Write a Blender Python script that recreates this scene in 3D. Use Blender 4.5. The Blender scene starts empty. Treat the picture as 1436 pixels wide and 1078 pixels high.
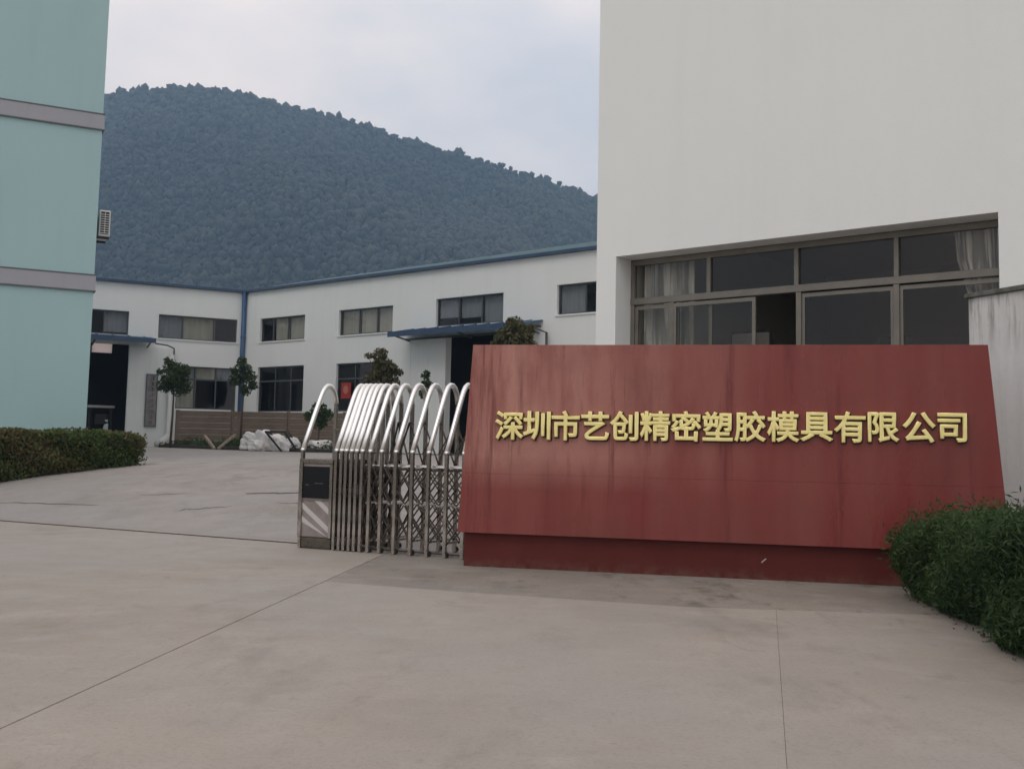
import bpy, bmesh, math, random
import numpy as np
from mathutils import Vector, Matrix
R = math.radians
random.seed(7); rng = np.random.default_rng(11)
S = bpy.context.scene
COL = S.collection

# ------------------------------------------------------------------ camera
cam = bpy.data.cameras.new('camera'); co = bpy.data.objects.new('camera', cam); COL.objects.link(co)
cam.sensor_width = 36; cam.sensor_fit = 'HORIZONTAL'; cam.lens = 36 * 1500 / 1436; cam.shift_y = -46 / 1436
cam.clip_start = .05; cam.clip_end = 6000
co.matrix_world = Matrix.Translation((0, 0, 1.25)) @ Matrix.Rotation(R(95), 4, 'X') @ Matrix.Rotation(R(1.2), 4, 'Z')
S.camera = co

# ------------------------------------------------------------------ sky and sun (overcast)
SUN_EL, SUN_AZ = R(52), R(205)          # azimuth clockwise from +Y: behind the viewer, to the left
W = bpy.data.worlds.new('World'); S.world = W; W.use_nodes = True
nt = W.node_tree; nt.nodes.clear()
N = nt.nodes.new; LK = nt.links.new
out = N('ShaderNodeOutputWorld'); bg = N('ShaderNodeBackground'); bg.inputs['Strength'].default_value = .1
sky = N('ShaderNodeTexSky'); sky.sky_type = 'NISHITA'; sky.sun_disc = False; sky.sun_elevation = SUN_EL; sky.sun_rotation = SUN_AZ
sky.air_density = 1.5; sky.dust_density = 3
tc = N('ShaderNodeTexCoord'); mp = N('ShaderNodeMapping'); mp.inputs['Scale'].default_value = (1, 1, 1.9); mp.inputs['Location'].default_value = (.9, .1, .25)
no = N('ShaderNodeTexNoise'); no.inputs['Scale'].default_value = 2.6; no.inputs['Detail'].default_value = 5; no.inputs['Roughness'].default_value = .5
rp = N('ShaderNodeValToRGB'); rp.color_ramp.elements[0].position = .33; rp.color_ramp.elements[1].position = .56
rp.color_ramp.elements[0].color = (8.6, 8.6, 9.1, 1); rp.color_ramp.elements[1].color = (12.5, 11.1, 10.5, 1)
mx = N('ShaderNodeMix'); mx.data_type = 'RGBA'; mx.inputs['Factor'].default_value = .93
LK(tc.outputs['Generated'], mp.inputs['Vector']); LK(mp.outputs['Vector'], no.inputs['Vector']); LK(no.outputs['Fac'], rp.inputs['Fac'])
LK(sky.outputs['Color'], mx.inputs['A']); LK(rp.outputs['Color'], mx.inputs['B']); LK(mx.outputs['Result'], bg.inputs['Color']); LK(bg.outputs['Background'], out.inputs['Surface'])
sl = bpy.data.lights.new('sun', 'SUN'); sl.energy = .5; sl.angle = R(25); sl.color = (1, .95, .88)
so = bpy.data.objects.new('sun', sl); COL.objects.link(so); so.location = (-10, -20, 40)
sd = Vector((math.sin(SUN_AZ) * math.cos(SUN_EL), math.cos(SUN_AZ) * math.cos(SUN_EL), math.sin(SUN_EL)))
so.rotation_euler = sd.to_track_quat('Z', 'Y').to_euler()
S.view_settings.view_transform = 'Standard'; S.view_settings.look = 'None'; S.view_settings.exposure = .05; S.view_settings.gamma = 1; S.view_settings.use_curve_mapping = False
S.cycles.max_bounces = 8; S.cycles.volume_bounces = 0; S.cycles.transparent_max_bounces = 16

# ------------------------------------------------------------------ materials
MATS = {}
def srgb(r, g, b):
    f = lambda c: (c / 255 / 12.92) if c / 255 <= .04045 else ((c / 255 + .055) / 1.055) ** 2.4
    return (f(r), f(g), f(b), 1)
def L4(c): return tuple(c) + (1,) if len(c) == 3 else tuple(c)
class Mat:
    def __init__(s, name, col, rough=.7, metal=0, spec=.5):
        s.m = bpy.data.materials.new(name); s.m.use_nodes = True; s.t = s.m.node_tree
        s.b = s.t.nodes['Principled BSDF']; s.b.inputs['Base Color'].default_value = L4(col)
        s.b.inputs['Roughness'].default_value = rough; s.b.inputs['Metallic'].default_value = metal
        s.b.inputs['Specular IOR Level'].default_value = spec
        s.cur = None; s.col = L4(col); s.h = None; MATS[name] = s.m
    def n(s, k): return s.t.nodes.new(k)
    def l(s, a, b): s.t.links.new(a, b)
    def coord(s, scale=(1, 1, 1), kind='Object', rotz=0):
        c = s.n('ShaderNodeTexCoord'); m = s.n('ShaderNodeMapping'); m.inputs['Scale'].default_value = scale; m.inputs['Rotation'].default_value[2] = rotz
        s.l(c.outputs[kind], m.inputs['Vector']); return m.outputs['Vector']
    def noise(s, scale, detail=4, rough=.55, stretch=(1, 1, 1), lo=.4, hi=.6, rotz=0, dist=0):
        v = s.coord(stretch, rotz=rotz); t = s.n('ShaderNodeTexNoise'); t.inputs['Scale'].default_value = scale; t.inputs['Detail'].default_value = detail
        t.inputs['Roughness'].default_value = rough; t.inputs['Distortion'].default_value = dist; s.l(v, t.inputs['Vector'])
        r = s.n('ShaderNodeMapRange'); r.inputs['From Min'].default_value = lo; r.inputs['From Max'].default_value = hi; s.l(t.outputs['Fac'], r.inputs['Value'])
        return r.outputs['Result']
    def mul(s, a, b):
        m = s.n('ShaderNodeMath'); m.operation = 'MULTIPLY'; s.l(a, m.inputs[0])
        if isinstance(b, (int, float)): m.inputs[1].default_value = b
        else: s.l(b, m.inputs[1])
        return m.outputs[0]
    def zramp(s, z0, z1, axis='Z', rotz=0):
        c = s.coord(rotz=rotz); x = s.n('ShaderNodeSeparateXYZ'); s.l(c, x.inputs[0]); r = s.n('ShaderNodeMapRange')
        r.inputs['From Min'].default_value = z0; r.inputs['From Max'].default_value = z1; s.l(x.outputs[axis], r.inputs['Value']); return r.outputs['Result']
    def blend(s, fac, col, amt=1):
        m = s.n('ShaderNodeMix'); m.data_type = 'RGBA'
        if s.cur is None: m.inputs['A'].default_value = s.col
        else: s.l(s.cur, m.inputs['A'])
        m.inputs['B'].default_value = L4(col); s.l(s.mul(fac, amt), m.inputs['Factor']); s.cur = m.outputs['Result']; s.l(s.cur, s.b.inputs['Base Color']); return s
    def roughvar(s, fac, a, b):
        r = s.n('ShaderNodeMapRange'); r.inputs['To Min'].default_value = a; r.inputs['To Max'].default_value = b; s.l(fac, r.inputs['Value']); s.l(r.outputs['Result'], s.b.inputs['Roughness']); return s
    def bump(s, fac, strength=.2, dist=.02):
        b = s.n('ShaderNodeBump'); b.inputs['Strength'].default_value = strength; b.inputs['Distance'].default_value = dist; s.l(fac, b.inputs['Height'])
        if s.h is not None: s.l(s.h, b.inputs['Normal'])
        s.h = b.outputs['Normal']; s.l(s.h, s.b.inputs['Normal']); return s

def concrete(name, col, dark, pale, k=1):
    m = Mat(name, col, .85)
    m.blend(m.noise(.35, 5, .6, lo=.42, hi=.68), dark, .55)
    m.blend(m.noise(1.7, 6, .65, lo=.5, hi=.72, dist=.6), pale, .5)
    m.blend(m.noise(.9, 8, .7, stretch=(1, .45, 1), lo=.53, hi=.66), dark, .8 * k)
    m.blend(m.noise(2.6, 9, .75, stretch=(1, .6, 1), lo=.56, hi=.66, dist=.8), dark, .6 * k)
    m.blend(m.noise(1.3, 8, .7, stretch=(.7, 1.4, 1), lo=.58, hi=.72, dist=.5), pale, .7)
    m.blend(m.noise(.22, 4, .6, lo=.42, hi=.62, dist=.4), tuple(c * k2 for c, k2 in zip(col, (.92, .96, 1.04))), .8)
    m.blend(m.noise(38, 4, .7, lo=.50, hi=.70), dark, .45)
    m.blend(m.noise(110, 2, .6, lo=.55, hi=.72), pale, .6)
    m.blend(m.noise(7, 6, .7, lo=.60, hi=.72), dark, .45)
    m.roughvar(m.noise(2, 4), .7, .95); m.bump(m.noise(60, 5, .7, lo=.3, hi=.7), .25, .006); m.bump(m.noise(1.2, 3, lo=.2, hi=.8), .15, .02)
    return m.m
M = MATS
concrete('concrete', (.355, .314, .27), (.21, .183, .152), (.415, .375, .33))
concrete('apron_concrete', (.275, .242, .205), (.085, .075, .06), (.37, .33, .285), 1.25)
concrete('side_concrete', (.34, .301, .258), (.195, .17, .142), (.40, .36, .317))
concrete('yard_concrete', (.325, .296, .268), (.21, .19, .168), (.385, .357, .33))
Mat('joint_dirt', (.11, .095, .08), .95)
m = Mat('earth', (.055, .045, .034), .95); m.blend(m.noise(3, 6), (.03, .038, .02), .7); m.bump(m.noise(12, 6), .8, .05)
m = Mat('far_ground', (.16, .17, .12), .95); m.blend(m.noise(.02, 6), (.08, .10, .05), .8)
def render_wall(name, col, dirt, amt=.25, top=None):
    m = Mat(name, col, .8)
    m.blend(m.noise(.5, 5, .6, lo=.4, hi=.7), dirt, amt * .6)
    m.blend(m.noise(1.4, 6, .65, stretch=(2.2, 2.2, .18), lo=.5, hi=.75), dirt, amt)
    m.blend(m.noise(18, 5, lo=.45, hi=.8), dirt, amt * .35)
    m.bump(m.noise(70, 4, lo=.3, hi=.7), .15, .004); m.bump(m.noise(2.2, 3, lo=.2, hi=.8), .08, .02); return m
render_wall('white_render', (.80, .82, .795), (.66, .68, .65), .16)
m = render_wall('stained_render', (.72, .71, .69), (.46, .46, .43), .5)
m.blend(m.mul(m.noise(5, 7, .7, stretch=(1.6, 1.6, .16), lo=.46, hi=.62), m.zramp(2.25, 2.9)), (.17, .165, .13), .9)
m.blend(m.mul(m.noise(2, 6, .7, stretch=(1, 1, .6), lo=.45, hi=.65), m.zramp(.9, .3)), (.25, .24, .2), .6)
render_wall('factory_white', (.76, .775, .755), (.62, .635, .62), .25)
render_wall('teal_render', (.345, .505, .52), (.30, .44, .455), .4)
render_wall('grey_band', (.34, .345, .375), (.28, .285, .31), .4)
Mat('band_edge', (.12, .13, .14), .8)
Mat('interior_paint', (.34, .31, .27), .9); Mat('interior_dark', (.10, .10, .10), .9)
m = Mat('coping', (.16, .155, .14), .9); m.blend(m.noise(8, 6), (.07, .08, .05), .8)
# red polished stone facing, with paler sheets towards the upper left and darker drips
m = Mat('red_stone', (.205, .038, .033), .36, 0, .3)
drip = m.noise(2.1, 6, .6, stretch=(1.0, 1.0, .10), lo=.42, hi=.60)
left = m.zramp(3.2, -.3, 'X')
m.blend(drip, (.25, .078, .062), .5)
m.blend(m.mul(m.mul(m.noise(1.7, 4, .6, stretch=(1, 1, .22), lo=.36, hi=.58), left), m.zramp(.80, 1.15)), (.50, .26, .21), .95)
m.blend(m.noise(4.2, 6, .7, stretch=(1.3, 1.3, .07), lo=.56, hi=.68), (.13, .022, .02), .7)
m.blend(m.noise(1.0, 4, .6, lo=.5, hi=.75), (.13, .045, .035), .5)
m.blend(m.noise(130, 2, lo=.45, hi=.8), (.09, .02, .018), .3)
m.roughvar(m.noise(3, 5, .6, stretch=(1, 1, .2)), .26, .5); m.bump(m.noise(.9, 2, lo=.2, hi=.8), .05, .02)
m = Mat('red_base', (.095, .014, .010), .6, 0, .25); m.blend(m.noise(3, 6, .65, stretch=(1, 1, .5), lo=.45, hi=.7), (.12, .022, .016), .6); m.blend(m.mul(m.noise(9, 6, .7, lo=.4, hi=.6), m.zramp(.12, .0)), (.16, .11, .085), .4)
m = Mat('gold', (.95, .83, .36), .27, .45); m.blend(m.noise(9, 4), (.82, .70, .26), .5)
Mat('letter_shadow', (.035, .016, .012), .6)  # dark tone of the drop shadow modelled behind the characters
# metals
m = Mat('polished_steel', (.93, .92, .90), .3, 1); m.roughvar(m.noise(3, 3), .30, .42)
m = Mat('dull_steel', (.20, .18, .155), .3, 1); m.blend(m.noise(6, 6, .7, stretch=(1, 1, .4), lo=.5, hi=.7), (.09, .06, .04), .8); m.blend(m.mul(m.zramp(.62, .35), m.noise(4, 3, lo=.3, hi=.5)), (.46, .42, .37), .8); m.roughvar(m.noise(10, 4), .22, .5)  # gate legs paler low down: ground reflection mixed into the colour
m = Mat('link_steel', (.15, .13, .11), .4, 1); m.blend(m.noise(12, 6), (.07, .045, .03), .7)
Mat('black_screen', (.006, .007, .009), .4, 0, .2); Mat('screen_mark', (.10, .11, .14), .5)
m = Mat('cabinet_panel', (.30, .265, .25), .45, .3); m.blend(m.noise(5, 6), (.2, .17, .16), .6)
Mat('stripe_white', (.50, .48, .46), .5)
m = Mat('cabinet_skirt', (.085, .07, .05), .8); m.blend(m.noise(22, 6, .7, lo=.5, hi=.6), (.03, .025, .02), .9)
Mat('rubber', (.02, .02, .02), .8)
m = Mat('rail_steel', (.10, .085, .07), .6, .6); m.blend(m.noise(15, 5), (.06, .035, .025), .7)
m = Mat('bronze_frame', (.20, .185, .155), .45, .45); m.blend(m.noise(4, 4), (.15, .14, .12), .5)
Mat('dark_frame', (.09, .10, .105), .5, .3)
m = Mat('blue_sheet', (.035, .09, .175), .45); m.blend(m.noise(2, 5), (.05, .13, .22), .6)
m = Mat('blue_trim', (.03, .062, .125), .55); m.blend(m.noise(1.5, 5), (.045, .085, .14), .6)
m = Mat('pipe_blue', (.035, .09, .20), .5); m.blend(m.noise(1.5, 5), (.045, .11, .2), .6)
m = Mat('teal_flashing', (.16, .25, .28), .4); m.blend(m.noise(1, 4), (.2, .3, .32), .5)
Mat('roof_sheet', (.10, .17, .22), .5)
Mat('plastic_white', (.60, .60, .58), .45); Mat('black_metal', (.02, .02, .022), .5)
m = Mat('brown_board', (.215, .155, .115), .85); m.blend(m.noise(3, 6, .6, stretch=(1, 1, 6), lo=.4, hi=.65), (.14, .10, .075), .8); m.blend(m.noise(1, 4), (.24, .19, .14), .5)
m = Mat('grey_wood', (.32, .26, .20), .85); m.blend(m.noise(20, 5, stretch=(1, 1, .3)), (.2, .15, .11), .7)
m = Mat('sack', (.86, .83, .81), .85); m.blend(m.noise(5, 6, .7, lo=.5, hi=.65), (.60, .55, .52), .6); m.bump(m.noise(4, 5, .6, dist=1.5), .6, .05)
m = Mat('bark', (.085, .065, .045), .9); m.bump(m.noise(25, 5, stretch=(1, 1, .3)), .6, .01)
def blind(name, a, b):
    m = Mat(name, a, .85); m.blend(m.noise(3, 4, .5, stretch=(3, 3, .2)), b, .6)
blind('blind_tan', (.55, .52, .44), (.44, .41, .35)); blind('blind_grey', (.34, .35, .37), (.27, .28, .30)); m = Mat('curtain_cloth', (.82, .84, .86), .85); m.blend(m.noise(9, 3, .5, stretch=(1, 1, .06), lo=.46, hi=.54), (.22, .23, .24), .8)  # curtain cloth: dark upright streaks put the shade of folds into the colour
Mat('red_paper', (.36, .03, .025), .6); Mat('pale_print', (.45, .16, .11), .6); Mat('ink', (.05, .045, .045), .7); Mat('mark_faded', (.12, .09, .09), .7)
m = Mat('board_grey', (.24, .225, .22), .6); m.blend(m.noise(3, 5), (.17, .155, .155), .7)
Mat('machine_dark', (.03, .032, .035), .6); Mat('scooter_paint', (.35, .42, .42), .35)
def leafmat(name, cols, trans=.38):
    m = Mat(name, cols[0], .6, 0, .3)
    a = m.n('ShaderNodeAttribute'); a.attribute_name = 'tint'; r = m.n('ShaderNodeValToRGB'); e = r.color_ramp.elements
    e[0].color = L4(cols[0]); e[1].color = L4(cols[-1])
    for i, c in enumerate(cols[1:-1]): q = e.new((i + 1) / (len(cols) - 1)); q.color = L4(c)
    m.l(a.outputs['Fac'], r.inputs['Fac']); m.l(r.outputs['Color'], m.b.inputs['Base Color'])
    if trans:
        t = m.n('ShaderNodeBsdfTranslucent'); m.l(r.outputs['Color'], t.inputs['Color']); x = m.n('ShaderNodeMixShader'); x.inputs[0].default_value = trans
        m.l(m.b.outputs[0], x.inputs[1]); m.l(t.outputs[0], x.inputs[2]); m.l(x.outputs[0], m.t.nodes['Material Output'].inputs['Surface'])
leafmat('hedge_leaf', [(.055, .085, .026), (.08, .12, .034), (.11, .15, .04), (.17, .105, .055), (.12, .15, .05)])
leafmat('juniper_leaf', [(.034, .066, .026), (.046, .088, .03), (.062, .11, .036), (.08, .125, .042)])
leafmat('tree_leaf', [(.035, .06, .026), (.055, .09, .032), (.085, .12, .045)])
leafmat('olive_leaf', [(.07, .09, .035), (.11, .11, .05), (.17, .12, .065)])
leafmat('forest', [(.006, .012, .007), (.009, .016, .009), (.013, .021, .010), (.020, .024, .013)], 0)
Mat('leaf_core', (.02, .032, .012), .95)
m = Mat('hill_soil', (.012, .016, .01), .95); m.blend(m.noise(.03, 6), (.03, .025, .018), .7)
# window glass: clear sheet with Fresnel reflection
def glass(name, tint, extra=.0, ior=1.5):
    m = bpy.data.materials.new(name); m.use_nodes = True; t = m.node_tree; t.nodes.clear()
    o = t.nodes.new('ShaderNodeOutputMaterial'); a = t.nodes.new('ShaderNodeBsdfTransparent'); a.inputs[0].default_value = L4(tint)
    g = t.nodes.new('ShaderNodeBsdfGlossy'); g.inputs['Roughness'].default_value = .03; fr = t.nodes.new('ShaderNodeFresnel'); fr.inputs['IOR'].default_value = ior
    ad = t.nodes.new('ShaderNodeMath'); ad.operation = 'ADD'; ad.inputs[1].default_value = extra; mxs = t.nodes.new('ShaderNodeMixShader')
    geo = t.nodes.new('ShaderNodeNewGeometry'); inv = t.nodes.new('ShaderNodeMath'); inv.operation = 'SUBTRACT'; inv.inputs[0].default_value = 1
    ml = t.nodes.new('ShaderNodeMath'); ml.operation = 'MULTIPLY'      # only the outer face of a pane reflects
    t.links.new(geo.outputs['Backfacing'], inv.inputs[1]); t.links.new(fr.outputs[0], ad.inputs[0]); t.links.new(ad.outputs[0], ml.inputs[0]); t.links.new(inv.outputs[0], ml.inputs[1]); t.links.new(ml.outputs[0], mxs.inputs[0]); t.links.new(a.outputs[0], mxs.inputs[1]); t.links.new(g.outputs[0], mxs.inputs[2]); t.links.new(mxs.outputs[0], o.inputs['Surface'])
    MATS[name] = m
glass('glass', (.88, .87, .83), .0, 1.5); glass('dark_glass', (.86, .87, .87), .0, 1.5)

# ------------------------------------------------------------------ object helpers
def tag(o, label=None, cat=None, group=None, kind=None):
    if label: o['label'] = label
    if cat: o['category'] = cat
    if group: o['group'] = group
    if kind: o['kind'] = kind
    return o
def thing(name, label, cat, loc=(0, 0, 0), group=None):
    o = bpy.data.objects.new(name, None); COL.objects.link(o); o.location = loc; o.empty_display_size = .2
    return tag(o, label, cat, group)
def root_of(o):
    v = Vector((0, 0, 0))
    while o is not None: v += o.location; o = o.parent
    return v
def link(name, me, mat, parent=None, loc=None):
    if mat and not me.materials: me.materials.append(M[mat])
    o = bpy.data.objects.new(name, me); COL.objects.link(o)
    if parent is not None: o.parent = parent
    if loc is not None: o.location = loc
    return o
class MB:
    def __init__(s): s.v = []; s.f = []
    def poly(s, pts):
        i = len(s.v); s.v += [tuple(p) for p in pts]; s.f.append(tuple(range(i, i + len(pts)))); return s
    def hexa(s, p):   # 8 points: bottom 4 then top 4, same order
        i = len(s.v); s.v += [tuple(q) for q in p]
        for q in ((3, 2, 1, 0), (4, 5, 6, 7), (0, 1, 5, 4), (1, 2, 6, 5), (2, 3, 7, 6), (3, 0, 4, 7)): s.f.append(tuple(i + k for k in q))
        return s
    def prism(s, pts, d):   # polygon extruded along d
        n = len(pts); i = len(s.v); d = Vector(d); s.v += [tuple(p) for p in pts] + [tuple(Vector(p) + d) for p in pts]
        s.f.append(tuple(range(i + n - 1, i - 1, -1))); s.f.append(tuple(range(i + n, i + 2 * n)))
        for k in range(n): s.f.append((i + k, i + (k + 1) % n, i + n + (k + 1) % n, i + n + k))
        return s
    def box(s, x0, x1, y0, y1, z0, z1):
        return s.hexa([(x0, y0, z0), (x1, y0, z0), (x1, y1, z0), (x0, y1, z0), (x0, y0, z1), (x1, y0, z1), (x1, y1, z1), (x0, y1, z1)])
    def fbox(s, F, t0, t1, n0, n1, z0, z1):
        q = [(t0, n0), (t1, n0), (t1, n1), (t0, n1)]
        return s.hexa([F(a, b, z0) for a, b in q] + [F(a, b, z1) for a, b in q])
    def tube(s, pts, r, seg=8, cap=True):
        pts = [Vector(p) for p in pts]; n = len(pts); rs = r if isinstance(r, (list, tuple)) else [r] * n
        i0 = len(s.v); ref = None
        for k, p in enumerate(pts):
            d = (pts[min(k + 1, n - 1)] - pts[max(k - 1, 0)]).normalized()
            if ref is None: ref = d.orthogonal().normalized()
            a = (ref - d * ref.dot(d)).normalized(); b = d.cross(a); ref = a
            for j in range(seg): th = 2 * math.pi * j / seg; s.v.append(tuple(p + (a * math.cos(th) + b * math.sin(th)) * rs[k]))
        for k in range(n - 1):
            for j in range(seg):
                j2 = (j + 1) % seg; s.f.append((i0 + k * seg + j, i0 + k * seg + j2, i0 + (k + 1) * seg + j2, i0 + (k + 1) * seg + j))
        if cap: s.f.append(tuple(i0 + j for j in reversed(range(seg)))); s.f.append(tuple(i0 + (n - 1) * seg + j for j in range(seg)))
        return s
    def bar(s, a, b, w, d, up=(0, 0, 1)):
        a = Vector(a); b = Vector(b); x = (b - a).normalized(); up = Vector(up); y = x.cross(up)
        if y.length < 1e-4: y = x.orthogonal()
        y.normalize(); z = y.cross(x).normalized(); q = [(-w, -d), (w, -d), (w, d), (-w, d)]
        return s.hexa([a + y * (i / 2) + z * (j / 2) for i, j in q] + [b + y * (i / 2) + z * (j / 2) for i, j in q])
    def build(s, name, mat, parent=None, smooth=False, bevel=0, recalc=True):
        off = root_of(parent) if parent is not None else Vector((0, 0, 0))
        me = bpy.data.meshes.new(name); me.from_pydata([tuple(Vector(v) - off) for v in s.v], [], s.f)
        if recalc:
            b = bmesh.new(); b.from_mesh(me); bmesh.ops.recalc_face_normals(b, faces=b.faces); b.to_mesh(me); b.free()
        if smooth:
            me.polygons.foreach_set('use_smooth', [True] * len(me.polygons))
        o = link(name, me, mat, parent)
        if bevel:
            k = o.modifiers.new('bevel', 'BEVEL'); k.width = bevel; k.segments = 2; k.limit_method = 'ANGLE'
        return o
class Fr:      # a vertical plane: t along it, n outwards, z up
    def __init__(s, P, u, n):
        s.P = Vector((P[0], P[1], 0)); s.u = Vector((u[0], u[1], 0)).normalized(); s.n = Vector((n[0], n[1], 0)).normalized()
    def __call__(s, t, n, z): return s.P + s.u * t + s.n * n + Vector((0, 0, z))
def wall_mesh(F, t0, t1, z0, z1, holes, thick, mb=None):
    mb = mb or MB()
    ts = sorted({t0, t1, *[h[0] for h in holes], *[h[1] for h in holes]}); zs = sorted({z0, z1, *[h[2] for h in holes], *[h[3] for h in holes]})
    ts = [t for t in ts if t0 <= t <= t1]; zs = [z for z in zs if z0 <= z <= z1]
    inh = lambda a, b: any(h[0] < a < h[1] and h[2] < b < h[3] for h in holes)
    nt_, nz = len(ts) - 1, len(zs) - 1
    solid = [[not inh((ts[i] + ts[i + 1]) / 2, (zs[j] + zs[j + 1]) / 2) for j in range(nz)] for i in range(nt_)]
    idx = {}
    def vid(i, j, k):
        if (i, j, k) not in idx: idx[(i, j, k)] = len(mb.v); mb.v.append(tuple(F(ts[i], -thick * k, zs[j])))
        return idx[(i, j, k)]
    for i in range(nt_):
        for j in range(nz):
            if not solid[i][j]: continue
            mb.f.append((vid(i, j, 0), vid(i + 1, j, 0), vid(i + 1, j + 1, 0), vid(i, j + 1, 0)))
            mb.f.append((vid(i, j, 1), vid(i, j + 1, 1), vid(i + 1, j + 1, 1), vid(i + 1, j, 1)))
            for di, dj, a, b in ((-1, 0, (i, j), (i, j + 1)), (1, 0, (i + 1, j), (i + 1, j + 1)), (0, -1, (i, j), (i + 1, j)), (0, 1, (i, j + 1), (i + 1, j + 1))):
                x, y = i + di, j + dj
                if not (0 <= x < nt_ and 0 <= y < nz and solid[x][y]): mb.f.append((vid(*a, 0), vid(*b, 0), vid(*b, 1), vid(*a, 1)))
    return mb
def leaf_object(name, pts, size, mat, parent=None, flat=.0, aspect=.5, tint=None, kind=None):
    """many small folded leaves, one mesh; pts (n,3) world positions"""
    n = len(pts); off = np.array(root_of(parent)) if parent is not None else np.zeros(3)
    d = rng.normal(size=(n, 3)); d[:, 2] += flat; d /= np.linalg.norm(d, axis=1)[:, None]
    e = rng.normal(size=(n, 3)); e -= d * (e * d).sum(1)[:, None]; e /= np.linalg.norm(e, axis=1)[:, None]; nn = np.cross(d, e)
    sz = (size * rng.uniform(.6, 1.3, n))[:, None]
    p = pts - off
    V = np.stack([p - d * sz * .5, p + e * sz * aspect * .5 + nn * sz * .08, p + d * sz * .5, p - e * sz * aspect * .5 + nn * sz * .08], 1).reshape(-1, 3)
    me = bpy.data.meshes.new(name); me.vertices.add(4 * n); me.vertices.foreach_set('co', V.ravel())
    me.loops.add(4 * n); me.loops.foreach_set('vertex_index', np.arange(4 * n)); me.polygons.add(n); me.polygons.foreach_set('loop_start', np.arange(0, 4 * n, 4)); me.polygons.foreach_set('loop_total', np.full(n, 4))
    me.update(); a = me.attributes.new('tint', 'FLOAT', 'FACE'); a.data.foreach_set('value', (rng.random(n) if tint is None else np.clip(tint, 0, 1)).astype(np.float32))
    o = link(name, me, mat, parent)
    if kind: o['kind'] = kind
    return o

# ------------------------------------------------------------------ ground levels
GP = Vector((.4604, .8877, 0)); GU = Vector((.8877, -.4604, 0))
def s_of(x, y): return (x + 2.55) * .4604 + (y - 13.6) * .8877
def zg(x, y):
    s = s_of(x, y); return 0 if s < 0 else .89 * math.tanh(s / 6.5)
def yard_pt(s, a): return Vector((-2.55, 13.6, 0)) + GP * s + GU * a
mb = MB(); mb.poly([(-1000, -300, -.12), (1000, -300, -.12), (1000, 1300, -.12), (-1000, 1300, -.12)])
tag(mb.build('ground', 'far_ground', recalc=False), kind='structure')
# courtyard: rises gently behind the gate
mb = MB(); SS = [0, .15, .4, .8, 1.3, 2, 3, 4, 5, 6, 7.5, 9, 11, 13, 16, 20, 25, 32, 40, 52, 66]; AA = list(range(-46, 33, 3))
for s in SS:
    for a in AA: p = yard_pt(s, a); mb.v.append((p.x, p.y, zg(p.x, p.y)))
na = len(AA)
for i in range(len(SS) - 1):
    for j in range(na - 1): mb.f.append((i * na + j, i * na + j + 1, (i + 1) * na + j + 1, (i + 1) * na + j))
yard = tag(mb.build('courtyard', 'yard_concrete', smooth=True), kind='structure')
def on_yard(px, py): return (px, py, zg(px, py))
def ribbon(name, pts, w, mat, parent, lift=.006):
    mb = MB(); n = len(pts)
    for k, (x, y) in enumerate(pts):
        a = Vector(pts[max(k - 1, 0)]); b = Vector(pts[min(k + 1, n - 1)]); d = (b - a).normalized(); q = Vector((-d.y, d.x)) * (w * (.35 + .65 * math.sin(math.pi * (k + .5) / n)) * random.uniform(.7, 1.2))
        for sg in (1, -1): X, Y = x + q.x * sg, y + q.y * sg; mb.v.append((X, Y, zg(X, Y) + lift))
    for k in range(n - 1): mb.f.append((2 * k, 2 * k + 1, 2 * k + 3, 2 * k + 2))
    return mb.build(name, mat, parent)
def wob(a, b, n=14, amp=.03):
    return [(a[0] + (b[0] - a[0]) * i / n + random.gauss(0, amp * .4), a[1] + (b[1] - a[1]) * i / n + random.gauss(0, amp)) for i in range(n + 1)]
ribbon('filled_crack', wob((-4.33, 17.74), (-3.3, 17.62)), .05, 'joint_dirt', yard)
ribbon('filled_crack', wob((-5.0, 16.25), (-4.25, 16.45), amp=.04), .018, 'joint_dirt', yard)
ribbon('filled_crack', wob((-8.4, 17.75), (-6.5, 17.09), amp=.03), .022, 'joint_dirt', yard)
ribbon('filled_crack', wob((-6.2, 17.9), (-5.2, 18.0), amp=.03), .014, 'joint_dirt', yard)
ribbon('filled_crack', wob((-3.6, 16.6), (-2.8, 16.4), amp=.03), .014, 'joint_dirt', yard)
ribbon('filled_crack', wob((-5.6, 22.0), (-3.6, 21.2), amp=.05), .014, 'joint_dirt', yard)
# forecourt of large concrete slabs with open joints
fc = MB(); fc.poly([yard_pt(0, -30) + Vector((0, 0, -.007)), (-29, -6, -.007), (15, -6, -.007), yard_pt(0, 20) + Vector((0, 0, -.007))])
fore = tag(fc.build('forecourt', 'joint_dirt', recalc=False), kind='structure')
J0, J1 = Vector((-1.638, 9.739, 0)), Vector((-2.149, 4.688, 0)); jd = (J1 - J0).normalized()
A1, A2, A3 = Vector((-.431, 9.266, 0)), Vector((1.418, 8.66, 0)), Vector((2.993, 8.53, 0)); a4 = Vector((5.6, 8.31, 0))
Q0, Q1 = Vector((2.13, 8.6, 0)), Vector((1.121, 4.35, 0)); qd = (Q1 - Q0).normalized()
gleft = yard_pt(-.004, -30); 
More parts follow.
